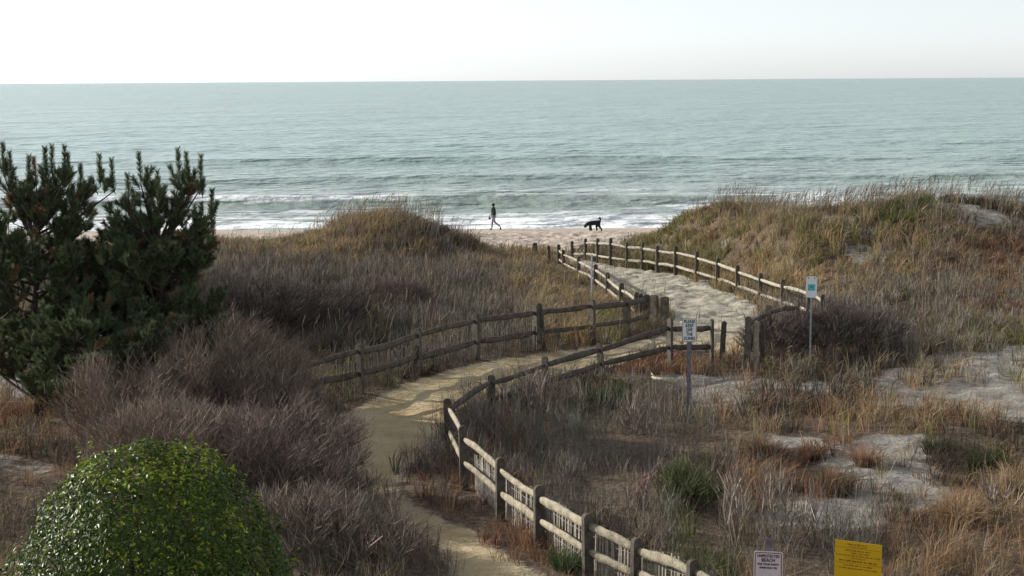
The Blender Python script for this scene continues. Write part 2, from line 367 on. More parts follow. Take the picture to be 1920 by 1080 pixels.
ff = math_('MULTIPLY', fn.outputs[0], math_('MINIMUM', math_('MULTIPLY', fm, 3), 1))
sy0 = N('ShaderNodeSeparateXYZ'); L(g.outputs['Position'], sy0.inputs[0]); sh_ = N('ShaderNodeMapRange'); sh_.inputs[1].default_value = 220; sh_.inputs[2].default_value = 105; L(sy0.outputs[1], sh_.inputs[0])
wc = mixc(sh_.outputs[0], wc, ramp(snoise(.05, .1, 3), [(.3, (.21, .265, .235)), (.7, (.27, .31, .28))]))
foamc = ramp(snoise(3, 6, 4), [(.3, (.62, .64, .66)), (.7, (.84, .85, .86))])
L(mixc(ff, wc, foamc), p.inputs['Base Color'])
L(math_('ADD', .22, math_('MULTIPLY', ff, .6)), p.inputs['Roughness']); p.inputs['IOR'].default_value = 1.33
hh = math_('ADD', math_('ADD', math_('MULTIPLY', snoise(1.1, 1.5, 3, .6), .28), math_('MULTIPLY', snoise(.30, .42, 2, .5), 1.15)), math_('ADD', math_('MULTIPLY', snoise(.08, .085, 2, .5), 1.9), math_('MULTIPLY', snoise(.022, .022, 2, .5), 4.)))
b = N('ShaderNodeBump'); b.inputs['Strength'].default_value = 1; b.inputs['Distance'].default_value = 1.0; L(hh, b.inputs['Height']); L(b.outputs[0], p.inputs['Normal'])
tag(link('sea', npmesh('sea', V, Q, np.repeat(foam.reshape(-1, 1), 3, 1), True), m), kind='structure')

# ------------------------------------------------------------------ fences
def frame(d):
    t = np.array([d[0], d[1], 0.]); t /= np.linalg.norm(t); return t, np.array([-t[1], t[0], 0.]), np.array([0, 0, 1.])
def post_mesh(base, t, s, H, wide=.17, thin=.07, lean=(0, 0), sink=.3):
    """flat split post, broad across the fence line, rounded top"""
    mb = MB(); hw = wide/2; pts = [(-hw, -sink), (hw*.97, -sink)]
    for k in range(7):
        a = math.pi*k/6; pts.append((hw*math.cos(a)*.97, H-.06+.06*math.sin(a)))
    pts.append((-hw, H*.5)); u = s; v = np.array([lean[0], lean[1], 1.])
    mb.prism(pts, t*thin, base-t*thin/2, u, v); return mb
def rail_mesh(a, b, hgt=.12, thk=.06, seed=0):
    r = np.random.default_rng(seed); d = b-a; L_ = np.linalg.norm(d); t = d/L_; s = np.cross(t, (0, 0, 1.)); s /= np.linalg.norm(s); u = np.cross(s, t)
    n = 9; V = []; bow = r.uniform(-.035, .035); bow2 = r.uniform(-.03, .03)
    for i in range(n):
        f = i/(n-1); q = math.sin(math.pi*f); e = .55+.45*min(1, q*2.2); c = a+d*f+u*(bow*q+r.uniform(-.007, .007))+s*bow2*q
        for k in range(8):
            g_ = 2*math.pi*k/8+.2; V.append(c+u*math.sin(g_)*hgt/2*e*r.uniform(.80, 1.16)+s*math.cos(g_)*thk/2*e*r.uniform(.88, 1.1))
    Fc = [(i*8+k, i*8+(k+1) % 8, (i+1)*8+(k+1) % 8, (i+1)*8+k) for i in range(n-1) for k in range(8)]+[tuple(range(8))[::-1], tuple(range(len(V)-8, len(V)))]
    mb = MB(); mb.raw(V, Fc); return mb
def locate(px, yt, yb, Hmin=.9, Hmax=1.4):
    P, d = unproj(px, yb); P[2] = hbase(P[0], P[1]); r = ray(px, yt); k = math.hypot(P[0], P[1])/math.hypot(r[0], r[1]); H = CZ+r[2]*k-P[2]
    return P, float(np.clip(H, Hmin, Hmax))
FN = 0
def fence(label, posts, mats, rails=(.80, .42), skip=(), lean={}, wide=.155, thin=.07, group=None, flat=(), dark=99, rh=.12):
    """posts: (px, ytop, ybase); rails join neighbours except the gaps listed"""
    global FN
    PL = [locate(*q[:3]) for q in posts]; root = empty('split_rail_fence', tuple(PL[0][0]), label, 'fence', group)
    off = PL[0][0]
    for i, (P, H) in enumerate(PL):
        a = PL[max(i-1, 0)][0]; b_ = PL[min(i+1, len(PL)-1)][0]; t, s, _ = frame((b_-a)[:2])
        if i in flat: t, s = s, t
        ln = lean.get(i, (rng.uniform(-.02, .02), rng.uniform(-.02, .02)))
        post_mesh(P, t, s, H, wide*rng.uniform(.9, 1.1), thin, ln).build('post', mats[0], root, off)
    for i in range(len(PL)-1):
        if i in skip: continue
        (A, Ha), (B, Hb) = PL[i], PL[i+1]
        for f in rails:
            FN += 1; la = lean.get(i, (0, 0)); lb = lean.get(i+1, (0, 0))
            a = A+np.array([la[0]*Ha*f, la[1]*Ha*f, Ha*f+rng.uniform(-.02, .02)]); b_ = B+np.array([lb[0]*Hb*f, lb[1]*Hb*f, Hb*f+rng.uniform(-.02, .02)])
            rail_mesh(a, b_, rh*rng.uniform(.88, 1.15), .07, FN).build('rail', mats[1] if i < dark else mats[0], root, off, True)  # rails from index dark onward get their backlit shade from the darker colour
    return PL
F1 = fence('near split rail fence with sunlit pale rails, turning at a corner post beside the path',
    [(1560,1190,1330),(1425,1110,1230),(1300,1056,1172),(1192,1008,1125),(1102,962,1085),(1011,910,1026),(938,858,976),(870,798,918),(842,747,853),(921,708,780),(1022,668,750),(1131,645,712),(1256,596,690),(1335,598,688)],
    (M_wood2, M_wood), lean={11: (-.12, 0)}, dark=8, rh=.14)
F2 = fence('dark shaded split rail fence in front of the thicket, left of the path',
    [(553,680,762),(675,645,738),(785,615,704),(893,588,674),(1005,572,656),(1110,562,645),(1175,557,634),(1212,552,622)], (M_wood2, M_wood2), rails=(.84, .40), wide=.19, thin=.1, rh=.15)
F3 = fence('short split rail fence left of the footprinted sand, running down to the beach',
    [(1029,461,496),(1048,458,500),(1057,468,506),(1085,481,519),(1116,498,538),(1139,515,556),(1165,534,580),(1192,556,600)], (M_wood2, M_slat), rails=(.72, .30), skip=(0,), thin=.09)
F4 = fence('long sunlit split rail fence right of the footprinted sand, towards the beach',
    [(1073,453,487),(1098,447,489),(1121,447,493),(1145,446,499),(1175,453,503),(1204,454,506),(1233,460,510),(1267,461,516),(1306,471,527),(1345,483,539),(1383,497,553),(1425,512,569),(1468,524,585),(1517,538,602),(1541,552,612)],
    (M_wood2, M_slat), rails=(.78, .30), thin=.06, wide=.15)
F5 = fence('short fence of dark posts half hidden by brush, right of the gap',
    [(1400,593,694),(1440,572,668),(1493,563,655)], (M_wood2, M_wood2), rails=(.84,))
# leftover posts that stand on their own
def lone(px, yt, yb, label, wide=.24, thin=.13, mat=M_wood2, lean=(0, 0), turn=0, group=None, Hm=1.5):
    wide *= 1.15; P, H = locate(px, yt, yb, .5, Hm); t, s = np.array([math.cos(turn), math.sin(turn), 0]), np.array([-math.sin(turn), math.cos(turn), 0])
    o = post_mesh(P, t, s, H, wide, thin, lean).build('wooden_post', mat, None, P); o.location = P; return tag(o, label, 'post', group)
G = 'weathered posts standing by the bend of the path'
lone(1226, 553, 616, 'thick weathered grey post, middle one of the set ending the dark fence', .22, .14, turn=.9, group=G)
lone(1246, 556, 618, 'thick weathered grey post, rightmost of the set ending the dark fence', .2, .14, turn=1.1, group=G)
lone(1199, 550, 612, 'thin split post, leftmost of the set ending the dark fence', .12, .08, turn=1.5, lean=(.04, 0), group=G)
lone(1353, 602, 680, 'slim split post right beside the last post of the near fence, left of the gap', .12, .08, turn=1.4, lean=(.05, 0), group=G)
lone(1417, 602, 692, 'pale edged slim post just right of the first dark gate post', .1, .1, turn=1.2, mat=M_wood, group=G)
lone(1429, 600, 690, 'narrow post at the brush edge, second to the right of the dark gate post', .09, .08, turn=1.2, group=G)
lone(1020, 568, 654, 'leaning brace post beside the dark fence where the slatted fence ends', .12, .08, turn=1.4, lean=(-.1, 0), group=G)
lone(1003, 455, 478, 'solitary short post in grass at the beach end of the left dune', .2, .12, turn=1.3, group=G)

def slats(label, line, H, space, mat, side=.12, a0=0, tilt=.05, gaps=()):
    P = [locate(*q)[0] for q in line]; off = P[0]; root = empty('slatted_sand_fence', tuple(off), label, 'sand fence')
    mb = MB(); wire = MB(); count = 0
    for i, (A, B) in enumerate(zip(P[:-1], P[1:])):
        if i in gaps: continue
        t, s, _ = frame((B-A)[:2]); L_ = np.linalg.norm((B-A)[:2]); nn = int(L_/space)
        for k in range(nn):
            f = (k+.5)/nn; q = A+(B-A)*f+s*side; q[2] = hbase(q[0], q[1]); h = H*rng.uniform(.85, 1.06); le = rng.uniform(-tilt, tilt)+rng.uniform(-.05, .05)
            if rng.random() < .07: continue
            c = q+np.array([0, 0, h/2-.03])+t*le*h/2; v = np.array([t[0]*le, t[1]*le, 1.])*(h/2+.03)
            mb.box(c, t*.0115, s*.005, v)
        for f in (.3, .78):
            a = A+s*(side+.01)+[0, 0, H*f]; b_ = B+s*(side+.01)+[0, 0, H*f]; wire.tube([a, (a+b_)/2-[0, 0, .03], b_], .004, 4)
    o = mb.build('slat_row', mat, root, off); wire.build('wire', M_metdk, root, off)
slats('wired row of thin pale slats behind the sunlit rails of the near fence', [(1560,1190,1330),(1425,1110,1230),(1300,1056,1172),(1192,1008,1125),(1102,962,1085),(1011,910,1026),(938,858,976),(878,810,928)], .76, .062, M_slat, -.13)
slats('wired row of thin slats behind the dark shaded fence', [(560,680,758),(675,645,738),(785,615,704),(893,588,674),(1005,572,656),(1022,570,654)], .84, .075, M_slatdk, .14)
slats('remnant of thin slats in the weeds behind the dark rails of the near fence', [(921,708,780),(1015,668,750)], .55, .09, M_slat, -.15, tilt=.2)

# ------------------------------------------------------------------ signs
def rrect(w_, h_, r, n=5):
    P = []
    for cx, cy, a0 in ((w_/2-r, h_/2-r, 0), (-w_/2+r, h_/2-r, 90), (-w_/2+r, -h_/2+r, 180), (w_/2-r, -h_/2+r, 270)):
        for k in range(n): a = R_(a0+90*k/(n-1)); P.append((cx+r*math.cos(a), cy+r*math.sin(a)))
    return P
def ring(mb, wo_, ho_, ro, t, d, y0):
    A = rrect(wo_, ho_, ro); B = rrect(wo_-2*t, ho_-2*t, max(ro-t, .003)); n_ = len(A)
    V = [(a, y0, b_) for a, b_ in A]+[(a, y0, b_) for a, b_ in B]+[(a, y0+d, b_) for a, b_ in A]+[(a, y0+d, b_) for a, b_ in B]
    Fc = []
    for i in range(n_):
        j = (i+1) % n_; Fc += [(i, j, n_+j, n_+i), (2*n_+i, 3*n_+i, 3*n_+j, 2*n_+j), (i, 2*n_+i, 2*n_+j, j), (n_+i, n_+j, 3*n_+j, 3*n_+i)]
    mb.raw(V, Fc)
def text(body, size, x, y0, z, mat, parent, sx_=1.0, bold=.004):
    cu = bpy.data.curves.new('lettering', 'FONT'); cu.body = body; cu.size = size; cu.align_x = 'CENTER'; cu.align_y = 'CENTER'; cu.extrude = .0008; cu.offset = bold; cu.space_character = 1.05
    tmp = bpy.data.objects.new('t', cu); COL.objects.link(tmp); bpy.context.view_layer.update()
    me = bpy.data.meshes.new_from_object(tmp.evaluated_get(bpy.context.evaluated_depsgraph_get())); bpy.data.objects.remove(tmp); me.materials.clear()
    me.transform(Matrix.Translation((x, y0, z)) @ Matrix.Rotation(math.pi/2, 4, 'X') @ Matrix.Diagonal((sx_, 1, 1, 1)))
    o = link('lettering', me, mat, parent, False); return o
def u_post(mb, zb, zt, w_=.035, y=.03):
    mb.box((0, y, (zb+zt)/2), (w_/2, 0, 0), (0, .004, 0), (0, 0, (zt-zb)/2))
    for s in (-1, 1): mb.box((s*(w_/2+.004), y+.012, (zb+zt)/2), (.0038, 0, 0), (0, .016, 0), (0, 0, (zt-zb)/2))
def sign_root(label, d, px, ybase=None, ztop=None):
    if d is None: P, _ = unproj(px, ybase)
    else: r = ray(px, ybase); P = r*d; P[2] = 0
    P = np.array(P); P[2] = hbase(P[0], P[1]); o = empty('beach_sign', tuple(P), label, 'sign'); o.rotation_euler[2] = math.atan2(-P[0], P[1]); return o, P
def zat(px, py, P): r = ray(px, py); return CZ+r[2]*math.hypot(P[0], P[1])/math.hypot(r[0], r[1])-P[2]
# keep off the dunes
o, P = sign_root('white sign on a steel post reading PLEASE KEEP OFF THE DUNES', None, 1291, 782)
d_ = np.dot(P-[0, 0, CZ], CF); pxm = d_/F; w_ = 27*pxm; zt = zat(1291, 597, P); zb = zat(1291, 641, P); hh_ = zt-zb; zc = (zt+zb)/2
mb = MB(); u_post(mb, -.3, zt-.02, .075); mb.build('post', M_metdk, o)
mb = MB(); mb.prism(rrect(w_, hh_, .03), (0, .004, 0), (0, 0, zc), (1, 0, 0), (0, 0, 1)); f = mb.build('panel', M_white, o)
mb = MB(); ring(mb, w_-.010, hh_-.010, .026, .009, -.003, .0025); mb.V = [(a, b_, c_+zc) for a, b_, c_ in mb.V]; mb.build('border', M_black, o)
for k, s in enumerate(('PLEASE', 'KEEP', 'OFF', 'THE', 'DUNES')): text(s, .090*hh_/.46, 0, -.002, zt-hh_*(.14+.18*k), M_black, o, .74, .003)
# unprotected beach
dd = 16.0; r = ray(1440, 1080); P = r*dd; P[2] = hbase(P[0], P[1]); o = empty('beach_sign', tuple(P), 'pinkish white sign with black border reading UNPROTECTED BEACH at the bottom edge', 'sign'); o.rotation_euler[2] = math.atan2(-P[0], P[1])
zt = zat(1440, 1034, P); w_ = 54*dd/F; hh_ = w_*1.5; zc = zt-hh_/2
mb = MB(); u_post(mb, -.3, zt+.13, .04); mb.build('post', M_metdk, o)
mb = MB(); mb.prism(rrect(w_, hh_, .028), (0, .004, 0), (0, 0, zc), (1, 0, 0), (0, 0, 1)); mb.build('panel', M_pinkw, o)
mb = MB(); ring(mb, w_-.024, hh_-.024, .024, .008, -.003, .0025); mb.V = [(a, b_, c_+zc) for a, b_, c_ in mb.V]; mb.build('border', M_red, o)
for s, sz, zz, sx_, mt in (('UNPROTECTED', .046, .052, .70, M_red), ('BEACH', .052, .098, .85, M_black), ('FOR YOUR SAFETY', .030, .143, .85, M_black), ('SWIM ONLY IN', .030, .182, .85, M_black)):
    text(s, sz, 0, -.002, zt-zz, mt, o, sx_, .0012)
# yellow notice
dd = 14.5; r = ray(1608, 1080); P = r*dd; P[2] = hbase(P[0], P[1]); o = empty('notice_board', tuple(P), 'square yellow notice with faded brown lines of writing at the bottom edge', 'sign'); o.rotation_euler[2] = math.atan2(-P[0], P[1])-.05
zt = zat(1608, 1017, P); w_ = 86*dd/F; hh_ = w_*1.25; zc = zt-hh_/2; tl = .05
mb = MB(); mb.box((0, .035, (zt-.4)/2), (.045, 0, 0), (0, .02, 0), (0, 0, (zt-.1+.3)/2)); mb.build('post', M_wood, o)
def yv(p): return p
mb = MB(); mb.prism([(a, b_-a*.055) for a, b_ in rrect(w_, hh_, .006)], (0, .006, 0), (0, 0, zc), (1, 0, 0), (0, 0, 1)); mb.build('panel', M_yel, o)
mb = MB(); rr = np.random.default_rng(3)
def line(z, x0, x1, t=.0022): mb.prism([(x0, z-x0*.055-t), (x1, z-x1*.055-t), (x1, z-x1*.055+t), (x0, z-x0*.055+t)], (0, -.001, 0), (0, 0, zt), (1, 0, 0), (0, 0, 1))
def scrib(z, x0, x1, h_, W=.0042):
    x = x0
    while x < x1:
        wd = rr.integers(2, 7)
        for _ in range(wd):
            ln = h_*rr.uniform(.5, 1); zz = z-x*.055
            k = rr.integers(0, 3)
            mb.prism([(x, zz-ln/2), (x+W, zz-ln/2), (x+W, zz+ln/2), (x, zz+ln/2)], (0, -.001, 0), (0, 0, zt), (1, 0, 0), (0, 0, 1))
            if k: mb.prism([(x+.0024, zz+(k-1.5)*ln*.7-.002), (x+.006, zz+(k-1.5)*ln*.7-.002), (x+.006, zz+(k-1.5)*ln*.7+.002), (x+.0024, zz+(k-1.5)*ln*.7+.002)], (0, -.001, 0), (0, 0, zt), (1, 0, 0), (0, 0, 1))
            x += .0085
            if x > x1: break
        x += .009
q = w_/2
scrib(-.030, -q*.45, q*.35, .02); line(-.052, -q*.4, q*.35); line(-.066, -q*.98, q*.98, .0012)
for z_, a_, b2, hh2 in ((-.090, -.55, .5, .018), (-.116, -.3, .45, .014), (-.142, -.95, .95, .015), (-.166, -.3, .3, .014), (-.196, -.8, .8, .022), (-.24, -.6, .6, .016), (-.27, -.8, .8, .016)): scrib(z_, q*a_, q*b2, hh2)
line(-.218, -q*.98, q*.98, .0012); mb.build('writing', M_brn, o)
# far white and teal sign
o, P = sign_root('white rounded sign with a teal square, on a thin pole in the brush', None, 1518, 700)
d_ = np.dot(P-[0, 0, CZ], CF); pxm = d_/F; w_ = 20*pxm; zt = zat(1518, 518, P); zb = zat(1518, 558, P); hh_ = zt-zb; zc = (zt+zb)/2
mb = MB(); u_post(mb, -.3, zt-.02, .028); mb.build('post', M_metal, o)
mb = MB(); mb.prism(rrect(w_, hh_, .05), (0, .004, 0), (0, 0, zc), (1, 0, 0), (0, 0, 1)); mb.build('panel', M_white, o)
mb = MB(); mb.box((0, -.001, zc-.01), (w_*.34, 0, 0), (0, .0008, 0), (0, 0, hh_*.15)); mb.build('teal_square', M_teal, o)
mb = MB(); mb.box((0, -.0028, zc), (w_*.12, 0, 0), (0, .0006, 0), (0, 0, hh_*.02))
for s in (-1, 1): mb.prism([(.018*math.cos(a*.785), .018*math.sin(a*.785)) for a in range(8)], (0, -.001, 0), (s*w_*.28, 0, zt-.045), (1, 0, 0), (0, 0, 1))
mb.build('marks', M_black, o)
# bare pole beside the beach fence
P, H = locate(1110, 478, 572, .8, 3.5); mb = MB(); u_post(mb, -.3, H, .05, 0); o = mb.build('metal_pole', M_metal); o.location = P; o.rotation_euler[2] = .9; tag(o, 'bare steel pole without a sign, beside the short fence to the beach', 'pole')
# driftwood
P, _ = unproj(1245, 717); mb = MB(); pts = [(-.28, .16, .10), (-.20, .10, .08), (-.08, .02, .07), (.05, -.03, .08), (.17, -.09, .07), (.27, -.16, .06)]
mb.tube(pts, [.02, .035, .045, .05, .075, .06], 8); mb.tube([(-.2, .1, .08), (-.26, .19, .16), (-.29, .23, .19)], [.025, .016, .008], 6)
o = mb.build('driftwood', M_drift, smooth=True); o.location = P; tag(o, 'pale bleached driftwood branch lying on sand below the fence', 'driftwood')

# ------------------------------------------------------------------ vegetation cover
TYPES = {  # colour, height, blade width, twiggy, density
 'tan': ((.30, .225, .125), .60, .011, 0, 1.0), 'gold': ((.26, .195, .11), .60, .011, 0, 1.1), 'olive': ((.17, .155, .075), .5, .012, 0, 1.0),
 'red': ((.20, .112, .075), .30, .014, 0, 1.2), 'orange': ((.265, .17, .105), .42, .012, 0, 1.1), 'purple': ((.155, .132, .108), .62, .010, 1, 1.0),
 'gray': ((.18, .158, .13), .62, .009, 1, .95), 'dark': ((.075, .06, .048), .42, .014, 0, 1.0), 'green': ((.075, .095, .04), .40, .016, 0, .9)}
TN = list(TYPES)
ZONES = [
 (660,430,110,50,'gold',2.2),(600,470,80,30,'gold',1.5),(720,400,80,28,'tan',1.2),(820,425,90,28,'dark',1.6),(830,425,80,30,'red',.8),(700,455,90,30,'orange',1),
 (500,475,120,18,'tan',1.2),(640,520,200,55,'purple',2.2),(820,540,200,70,'purple',2),(560,560,150,60,'purple',2),(760,500,110,30,'orange',.8),(900,500,90,30,'tan',.9),
 (1000,520,70,60,'tan',1.4),(990,490,50,30,'gold',1.),(1060,560,70,50,'tan',1.4),(920,590,120,40,'purple',1.6),(1080,610,60,25,'gold',1.4),(1150,600,50,30,'olive',1.2),
 (1250,430,70,40,'olive',1.2),(1300,470,100,50,'olive',1.3),(1400,430,130,50,'tan',1.3),(1350,400,80,40,'red',.7),(1500,400,120,50,'dark',1.1),(1480,450,160,50,'olive',1.5),
 (1560,380,100,30,'red',.8),(1700,355,90,20,'gold',2),(1620,350,60,18,'olive',1),(1690,400,40,35,'green',2.0),(1830,385,90,30,'dark',1.5),(1450,520,120,40,'tan',1.3),
 (1600,490,150,60,'tan',1.0),(1750,480,170,50,'orange',1.0),(1850,560,140,50,'orange',.8),(1700,530,160,60,'purple',.9),(1650,580,170,60,'gray',1.3),(1620,480,40,25,'dark',1),
 (1850,630,120,25,'olive',1),(1560,640,130,60,'dark',1.3),(1750,620,120,40,'gray',1),
 (1150,750,50,25,'green',2.5),(1080,700,90,25,'dark',1.3),(1230,690,90,25,'red',1.2),(1180,735,140,20,'red',1.0),(1330,700,60,40,'orange',.9),
 (1000,790,130,50,'purple',1.6),(1100,860,180,80,'gray',2.2),(1200,800,140,50,'gray',1.4),(1250,900,150,90,'gray',1.8),(950,850,60,50,'red',.8),(1180,960,130,60,'gray',2.0),(1160,1010,100,40,'dark',1.0),
 (1300,980,70,80,'green',2.2),(1380,870,110,60,'orange',1.6),(1440,900,120,50,'red',1.6),(1300,810,110,40,'orange',.9),(1650,775,230,22,'orange',1.5),(1500,760,120,25,'dark',1.4),
 (1620,840,35,30,'orange',2.5),(1850,850,90,50,'olive',.8),(1830,870,90,50,'dark',2),(1520,850,35,25,'red',2),(1800,960,80,50,'orange',2),(1850,1020,150,60,'orange',1.6),(1700,1020,90,50,'dark',1),(1550,1010,100,50,'gray',1.2),
 (1900,920,60,50,'tan',1),(1420,1020,80,60,'gray',1.2),(1700,790,220,18,'tan',.8),
 (870,985,110,55,'red',3),(930,1040,110,40,'red',2.6),(800,890,60,45,'dark',1.6),(1010,1050,80,40,'red',1.6),(1060,1050,30,25,'green',1.2),(780,860,40,25,'gray',1),
 (720,1030,160,80,'purple',2.4),(600,1020,130,80,'purple',2.2),(560,900,150,110,'purple',2),(400,850,200,120,'purple',2),(700,690,190,28,'dark',1.6),(850,680,120,18,'purple',.8),(640,720,90,25,'olive',.8),
 (60,790,110,28,'orange',2.5),(50,900,100,40,'orange',1.3),(60,960,90,60,'purple',1.3),(100,740,80,20,'dark',1.4),(200,700,120,60,'purple',1.6),(40,840,90,18,'dark',1)]
def zone_pick(x, y, z):
    px, py, d = proj(x, y, z); W = np.full((len(x), len(TN)), .02); W[:, TN.index('tan')] = .10; W[:, TN.index('purple')] = .10; W[:, TN.index('gray')] = .06; W[:, TN.index('olive')] = .05
    nx_ = 30*fbm(x/1.5, y/1.5, 501); ny_ = 16*fbm(x/1.5, y/1.5, 502)
    for a, b_, ra, rb, t, w_ in ZONES: W[:, TN.index(t)] += w_*np.exp(-(((px+nx_-a)/ra)**2+((py+ny_-b_)/rb)**2)*.9)
    for k in range(len(TN)): W[:, k] *= .35+1.3*sstep(-.4, .4, fbm(x/.9+k*31, y/.9, 600+k))
    W = W**1.5; cs = np.cumsum(W, 1); return (rng.random(len(x))[:, None]*cs[:, -1:] > cs).sum(1), d
def cover(density_k, seed):
    # candidate tufts, thinned with distance
    n = int(density_k); u = rng.random(n); yy = 10+(84-10)*u**1.05; xx = rng.uniform(-1, 1, n)*(.40*yy+3)
    keep = rng.random(n) < (.40*yy+3)/(.40*84+3); xx, yy = xx[keep], yy[keep]
    s = np.maximum(look(SANDM, xx, yy)*.87, np.maximum(look(PATHM, xx, yy)*.995, look(BEACHM, xx, yy)))
    cl = sstep(-.4, .25, fbm(xx/.6, yy/.6, 801+seed, 3))*.9+.1
    keep = rng.random(len(xx)) < np.clip(1-s*1.02, 0, 1)*cl; xx, yy = xx[keep], yy[keep]
    return xx, yy
X, Y = cover(150000, 1); Z = hz(X, Y); K, D = zone_pick(X, Y, Z)
D0 = np.hypot(X, Y)
ribs = {'dune_grass': Rib(), 'dead_undergrowth': Rib(), 'bare_brush': Rib()}
OBJ = {'tan': 'dune_grass', 'gold': 'dune_grass', 'olive': 'dune_grass', 'green': 'dune_grass', 'orange': 'dune_grass', 'red': 'dead_undergrowth', 'dark': 'dead_undergrowth', 'purple': 'bare_brush', 'gray': 'bare_brush'}
HM = (.6+.8*vnoise(X/1.6, Y/1.6, 909))*(1-.5*sstep(5.4, 4.2, seg_dist(X, Y, CORR))*sstep(48, 54, Y)*(X < np.interp(Y, CORR[:, 1], CORR[:, 0])))
for ti, tn in enumerate(TN):
    col, H, bw, tw, dn = TYPES[tn]; s = K == ti; x, y, z, d, hm = X[s], Y[s], Z[s], D0[s], HM[s]
    if not len(x): continue
    Rb = ribs[OBJ[tn]]; nb = (13 if tn == 'red' else 10) if not tw else 5
    n = len(x)*nb; rep = lambda a: np.repeat(a, nb)
    tc = np.repeat(jit(col, len(x), .38, .12), nb, 0)*(1+rng.uniform(-.35, .45, (n, 1)))
    ang = rng.uniform(0, 2*math.pi, n); le = np.abs(rng.normal(0, .42 if not tw else .30, n)); h = H*rep(hm)*rng.uniform(.55, 1.15, n)
    wd = bw*np.clip(rep(d)/30, .6, 2.6)*rng.uniform(.7, 1.3, n); dirv = np.stack([np.cos(ang), np.sin(ang), 0*ang], 1)
    p0 = np.stack([rep(x), rep(y), rep(z)-.03], 1)+dirv*(rng.uniform(0, .13, n))[:, None]
    if not tw:
        le = le+.15; p1 = p0+dirv*(h*le*.30)[:, None]+np.array([0, 0, 1])*(h*.6)[:, None]
        p2 = p1+dirv*(h*le*.75)[:, None]+np.repeat(np.stack([.10+.35*vnoise(x/2.2, y/2.2, 77), -.12+.2*vnoise(x/2.2, y/2.2, 78), 0*x], 1), nb, 0)*(h*.5)[:, None]+np.array([0, 0, 1.])*(h*.42*np.clip(1.1-le*.8, -.3, 1))[:, None]
        sd_ = Rb.add(p0, p1, wd, wd*.8, tc); Rb.add(p1, p2, wd*.8, wd*.15, tc, sd_)
    else:
        p1 = p0+dirv*(h*le*.6)[:, None]+np.array([0, 0, 1.])*(h*.6)[:, None]; p2 = p1+dirv*(h*le*.2)[:, None]+np.array([0, 0, 1.])*(h*.4)[:, None]+rng.normal(0, .03, (n, 3))
        Rb.add(p0, p1, wd, wd*.8, tc*.85); Rb.add(p1, p2, wd*.75, wd*.3, tc)
        for j in range(4):
            f = rng.uniform(.25, 1, n)[:, None]; q0 = p0*(1-f)+p1*f; a2 = rng.uniform(0, 2*math.pi, n); l2 = h*rng.uniform(.25, .5, n)
            q1 = q0+np.stack([np.cos(a2)*l2*.55, np.sin(a2)*l2*.55, l2*rng.uniform(.5, 1, n)], 1); Rb.add(q0, q1, wd*.6, wd*.3, tc*1.1)
# tall seed stalks along the dune crests and scattered
n = 12000; yy = rng.uniform(38, 75, n); xx = rng.uniform(-1, 1, n)*(.40*yy); z = hz(xx, yy); crestw = sstep(2.9, 3.9, z)*sstep(54, 60, yy)+.10
keep = (rng.random(n) < crestw) & (look(PATHM, xx, yy) < .2) & (look(SANDM, xx, yy) < .6) & (yy < 72); xx, yy, z = xx[keep], yy[keep], z[keep]
xx = np.repeat(xx, 3)+rng.normal(0, .12, len(xx)*3); yy = np.repeat(yy, 3); z = np.repeat(z, 3); n = len(xx); h = rng.uniform(.55, 1.25, n); c = jit((.20, .165, .12), n, .4)
p0 = np.stack([xx, yy, z], 1); p1 = p0+np.stack([rng.normal(.04, .08, n)*h, rng.normal(0, .08, n)*h, h*.75], 1); p2 = p1+np.stack([rng.normal(.08, .08, n)*h, rng.normal(0, .05, n), h*.25], 1)
ribs['dune_grass'].add(p0, p1, .013, .010, c); ribs['dune_grass'].add(p1, p2, .022, .012, c*.9)
for k, mt in (('dune_grass', M_grass), ('dead_undergrowth', M_grass), ('bare_brush', M_twig)):
    tag(link(k, ribs[k].mesh(k), mt), kind='stuff', label={'dune_grass': 'dry tan and olive beach grass covering the dunes', 'dead_undergrowth': 'low dead reddish brown undergrowth on the dune floor', 'bare_brush': 'low leafless grey and purple brown brush over the dunes'}[k], cat='vegetation')

